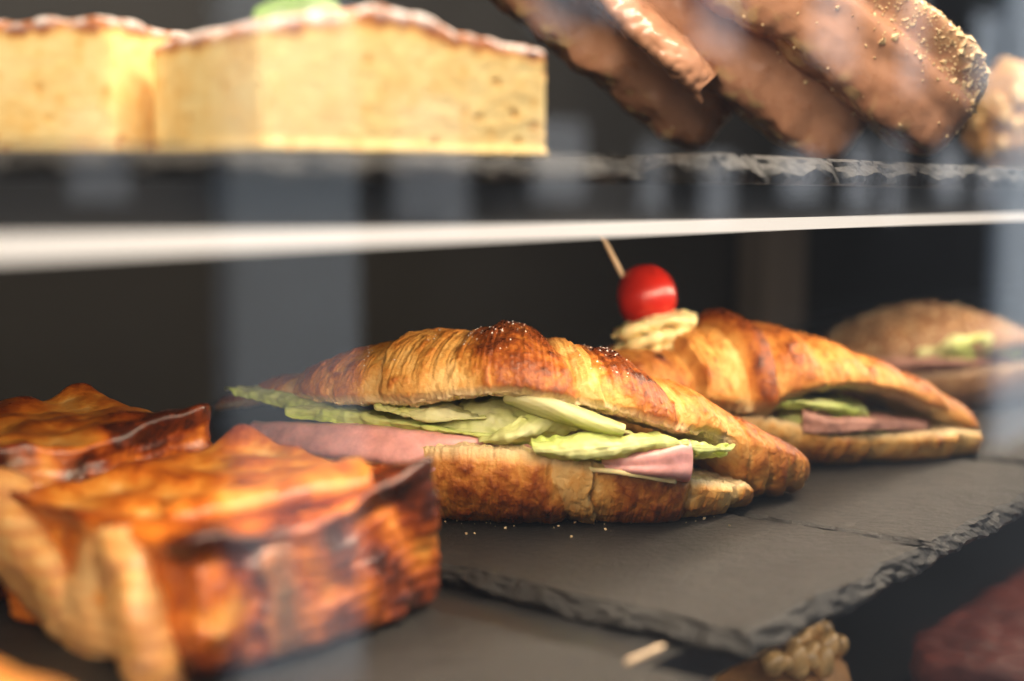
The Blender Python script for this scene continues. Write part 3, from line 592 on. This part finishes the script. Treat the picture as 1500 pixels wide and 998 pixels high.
def pale_fold(mm, c):
    n = pn(mm / 6, 3); lay = np.sin(mm[:, 2] * 1.5 + 2 * n)
    return np.stack([np.clip(.24 + .40 * n + .16 * lay, 0, 1), np.clip(.30 + .3 * n, 0, 1), 0 * n], 1)
def brown_fold(mm, c):
    n = pn(mm / 9, 5); return np.stack([np.clip(.42 + .4 * n, 0, 1), 0 * n, 0 * n], 1)
patch('fold', [[(-90, 700, .365), (-30, 790, .350), (40, 880, .340), (110, 975, .330)], [(-60, 690, .352), (0, 770, .338), (70, 870, .326), (140, 985, .318)], [(0, 690, .352), (50, 770, .336), (110, 870, .324), (180, 990, .316)], [(40, 715, .358), (90, 790, .345), (140, 880, .336), (200, 985, .328)]], M['pastry'], PA, 40, 20, .0012, 90, .003, seed=61, bake=pale_fold, dd=.012)
patch('fold', [[(140, 790, .322), (158, 860, .312), (172, 930, .306), (190, 1010, .304)], [(158, 775, .312), (180, 850, .302), (196, 930, .297), (214, 1015, .296)], [(196, 775, .312), (218, 850, .303), (238, 930, .299), (258, 1015, .298)], [(214, 800, .322), (240, 870, .314), (258, 940, .309), (276, 1010, .308)]], M['pastry'], PA, 40, 20, .0012, 90, .003, seed=62, bake=pale_fold, dd=.010)
patch('fold', [[(250, 790, .330), (330, 770, .334), (430, 750, .341), (540, 728, .350)], [(245, 772, .322), (330, 752, .327), (430, 734, .335), (545, 708, .345)], [(240, 750, .326), (330, 736, .330), (430, 716, .338), (540, 690, .350)], [(235, 744, .338), (330, 728, .342), (430, 708, .350), (530, 684, .360)]], M['pastry'], PA, 50, 20, .0016, 80, .004, seed=63, bake=brown_fold, dd=.004)

def cake(label, o0, a, b, ls, ln, h, seed, mound=0.0):
    t = thing('sponge_cake_slice', label, 'cake', (*(o0[:2] + a * ls / 2 + b * ln / 2), o0[2]), 'yellow cake slices')
    def fn(q, fc, mm):
        top = sst(.80, .97, q[:, 2]); n1 = pn(mm / 9, seed); n2 = pn(mm / 3.2, seed + 1); n3 = pn(mm / 1.2, seed + 2)
        zz = (q[:, 2] * .5 + .5)
        hill = np.exp(-((q[:, 0] + .22) / .55) ** 2) * mound
        d = W([0, 0, 1.0])[None] * (((.0012 * n1 + .0005 * n2) * zz ** 2 + hill * zz ** 3))[:, None]
        out = np.stack([q[:, 0] * a[0] + q[:, 1] * b[0], q[:, 0] * a[1] + q[:, 1] * b[1], 0 * n1], 1)
        d = d + out * ((.0002 * n2 + .00012 * n3 - .0016 * np.maximum(0, n2 - .42)) * (1 - top) + .0012 * sst(-.75, -1, q[:, 2]))[:, None]
        skin = sst(.66 + .10 * 0, .86, q[:, 2] + .10 * n1 + .05 * n2)
        br = .13 + .13 * n1 + .10 * n2 + .66 * skin + 1.1 * np.maximum(0, n2 - .38) * (1 - top)
        dust = top * sst(.0, .45, n2 + .5 * n3 + .25)
        return d, br, dust * .85
    lump('sponge', o0, W([*(a * ls), 0]), W([*(b * ln), 0]), W([0, 0, h]), M['cake'], t, (100, 60, 50), 22, fn)
    return t
ca = W([.788, .616]); ca /= np.linalg.norm(ca); cb = W([-ca[1], ca[0]])
zc0 = .1256
ck = cake('yellow sponge slice with a mounded sugared top, beside the chocolate pastries', W([-.0572, .310, zc0]), ca, cb, .086, .065, .0295, 3, .0068)
cbl = W([-.95, .31]); cbl /= np.linalg.norm(cbl); cal = W([-cbl[1], cbl[0]]) * -1
cake('flat yellow sponge slice with dark crust, further from the chocolate pastries', W([-.1035, .350, zc0]), cal, cbl, .050, .095, .0365, 8, .0)
patch('mint_leaf', [[(370, 30, .352), (410, 24, .352), (460, 20, .352), (500, 22, .352)], [(375, 12, .355), (415, 0, .355), (460, -8, .355), (495, 4, .355)], [(390, 16, .365), (420, 4, .365), (455, -2, .365), (490, 8, .365)]], M['mint'], ck, 24, 12, .001, 100, seed=41)

def choco(label, p0, p1, thick, wide, seed, skew=0.0, dust_amt=1.0):
    "bar-shaped dipped pastry from its foot p0 up to p1"
    p0, p1 = W(p0), W(p1); L_ = np.linalg.norm(p1 - p0); a = (p1 - p0) / L_
    view = W([0, 1.0, 0]) * 1.0 + W([skew, 0, 0]); c = view - a * np.dot(view, a); c /= np.linalg.norm(c); b = np.cross(c, a)
    if b[2] < 0: b = -b
    t = thing('chocolate_pastry', label, 'pastry', p0, 'chocolate dipped pastries')
    org = p0 - b * thick / 2 - c * wide / 2
    def fn(q, fc, mm):
        n1 = pn(mm / 16, seed); n2 = pn(mm / 5, seed + 1); n3 = pn(mm / 1.8, seed + 2)
        flute = .0022 * np.cos(q[:, 1] * 7.5 + .6 * n1) * sst(-.5, .4, q[:, 1]) * sst(.5, -.6, q[:, 2])
        lip = .0034 * sst(-.45, -.95, q[:, 1]) * (.6 + 1.3 * pn(mm / 17, seed + 4) + .25 * pn(mm / 5, seed + 5)) * sst(.2, -.5, q[:, 2])
        arch = .0045 * (1 - q[:, 0] ** 2)
        d = (.0016 * n1 + .0003 * n2 + .00006 * n3 + flute)[:, None] * (q[:, 1:2] * b - 1.0 * sst(.2, -.9, q[:, 2])[:, None] * c) - lip[:, None] * b + (arch * 1.0)[:, None] * b
        under = sst(-.55, -.95, q[:, 1] + .25 * n2)
        wafer = sst(.22, .5, pn(mm / 6, seed + 7) + .2) * sst(-.62, -.9, q[:, 1]) * .8
        br = .15 + .18 * n1 + .10 * n2 + .25 * under
        dust = sst(.35, .85, q[:, 1] * .8 + .35 * n2 + .3 * n3 - .35 * q[:, 0] - .2) * .5 * dust_amt
        return d, br, np.maximum(wafer, dust)
    o, X, Nr, q = lump('chocolate_coat', org, a * L_, b * thick, c * wide, M['choc'], t, (130, 90, 70), 5.5, fn)
    pr = sst(-.2, .9, q[:, 1]) * sst(.55, -.9, q[:, 0] + .0 * q[:, 1]) * (q[:, 2] < .4) + .12 * sst(.0, .8, q[:, 1]) * (q[:, 2] < .3) + .012 * (q[:, 2] < 0)
    rg = np.random.default_rng(seed); ok = rg.uniform(size=len(X)) < pr * .30 * dust_amt
    P = X[ok] + Nr[ok] * .0002
    grains('nut_crumbs', P, .00055, M['nut'], t, seed, .7, .8)
    P2 = X[rg.uniform(size=len(X)) < pr * .016 * dust_amt]
    if len(P2): grains('nut_pieces', P2, .0017, M['nut'], t, seed + 1, .7, .5)
    return t
choco('milk chocolate pastry thickly dusted with nut crumbs, topmost of the leaning row', at(1400, 182, .545), at(880, -198, .545), .045, .050, 3)
choco('milk chocolate pastry with a thin raised lip, middle of the leaning row', at(1252, 196, .568), at(732, -160, .562), .045, .050, 11, dust_amt=.3)
choco('milk chocolate pastry lowest of the leaning row, next to the yellow cake', at(1058, 180, .590), at(538, -224, .580), .046, .046, 19, dust_amt=.25)

MID = [o for o in bpy.data.objects if o.name.startswith('chocolate_pastry')][1]
def choc_bake(mm, c):
    n = pn(mm / 8, 4); return np.stack([np.clip(.12 + .2 * n, 0, 1), 0 * n, 0 * n], 1)
patch('chocolate_lip', [[(872, 0, .530), (930, 62, .528), (985, 112, .527), (1030, 150, .530)], [(878, -6, .524), (938, 54, .521), (990, 98, .520), (1026, 132, .526)], [(905, -14, .527), (965, 40, .524), (1012, 82, .524), (1040, 118, .530)], [(930, -14, .545), (985, 36, .545), (1025, 76, .545), (1050, 110, .545)]], M['choc'], MID, 60, 24, .0014, 120, .0022, seed=71, bake=choc_bake)

# nut cookie far right on the upper shelf
nc = thing('nut_cookie', 'blurred caramel nut cookie standing behind the crumb-dusted chocolate pastry', 'cookie', at(1490, 225, .80))
ellipsoid('cookie', at(1482, 170, .80), (.026, .026, .032), M['tart_crust'], nc, 40, 28, .25, 2.2, 3)
cn = at(1482, 170, .80)
nut_proto = None
for k in range(46):
    d = W([random.gauss(0, 1), random.gauss(-.8, 1), random.gauss(0, 1)]); d /= np.linalg.norm(d); p = cn + d * W([.025, .025, .031])
    if nut_proto is None:
        nut_proto = ellipsoid('nut', (0, 0, 0), (.0055, .0042, .0035), M['caramel_nut'], None, 12, 8, .2, 1.5, 4); o = nut_proto
    else: o = nut_proto.copy(); COL.objects.link(o)
    o.location = p; o.rotation_euler = [random.uniform(0, 6) for _ in range(3)]
    bpy.context.view_layer.update() if k == 0 else None
    o.parent = nc; o.matrix_parent_inverse = nc.matrix_basis.inverted()

# ------------------------------------------------------------------ deck below
DZ = -.110
tt = thing('berry_tart', 'dark red glazed tart on the deck under the slate boards', 'tart', v3(.65, .19, DZ))
flat_fn = lambda amp, sd: (lambda q, f, mm: (amp * pn(mm / 10, sd), .3 + 0 * mm[:, 0], 0 * mm[:, 0]))
eU, eN = W([*U, 0]), W([*-NO, 0])
lump('tart_shell', v3(.535, .085, DZ), eU * .22, eN * .140, W([0, 0, .026]), M['tart_crust'], tt, (40, 30, 12), 10, flat_fn(.002, 3))
lump('glaze', v3(.533, .083, DZ + .012), eU * .224, eN * .144, W([0, 0, .022]), M['tart'], tt, (60, 40, 10), 8, flat_fn(.003, 5))
q0 = v3(.507, .282, DZ)
nt_ = thing('nut_tart', 'tart heaped with glossy caramel nuts, below the bare slate corner', 'tart', q0)
ellipsoid('tart_shell', q0 + W([0, 0, .016]), (.044, .044, .016), M['tart_crust'], nt_, 40, 20, .05, 4, 5)
for k in range(70):
    r = .040 * math.sqrt(random.random()); th = random.uniform(0, 6.28)
    o = nut_proto.copy(); COL.objects.link(o); sc = random.uniform(1.0, 1.6); o.scale = (sc, sc, sc)
    o.location = (q0[0] + r * math.cos(th), q0[1] + r * math.sin(th), DZ + .030 + .014 * (1 - (r / .040) ** 2) + random.uniform(-.002, .004)); o.rotation_euler = [random.uniform(0, 6) for _ in range(3)]
    o.parent = nt_; o.matrix_parent_inverse = nt_.matrix_basis.inverted()

# sliver of wood poking over the near slate's edge
sl_ = rod('wood_sliver', at(918, 971, .322), at(974, 946, .330), .0008, .0003, M['wood_pick'], None)
tag(sl_, 'short pale wooden sliver at the gap between two slate boards', 'splinter')
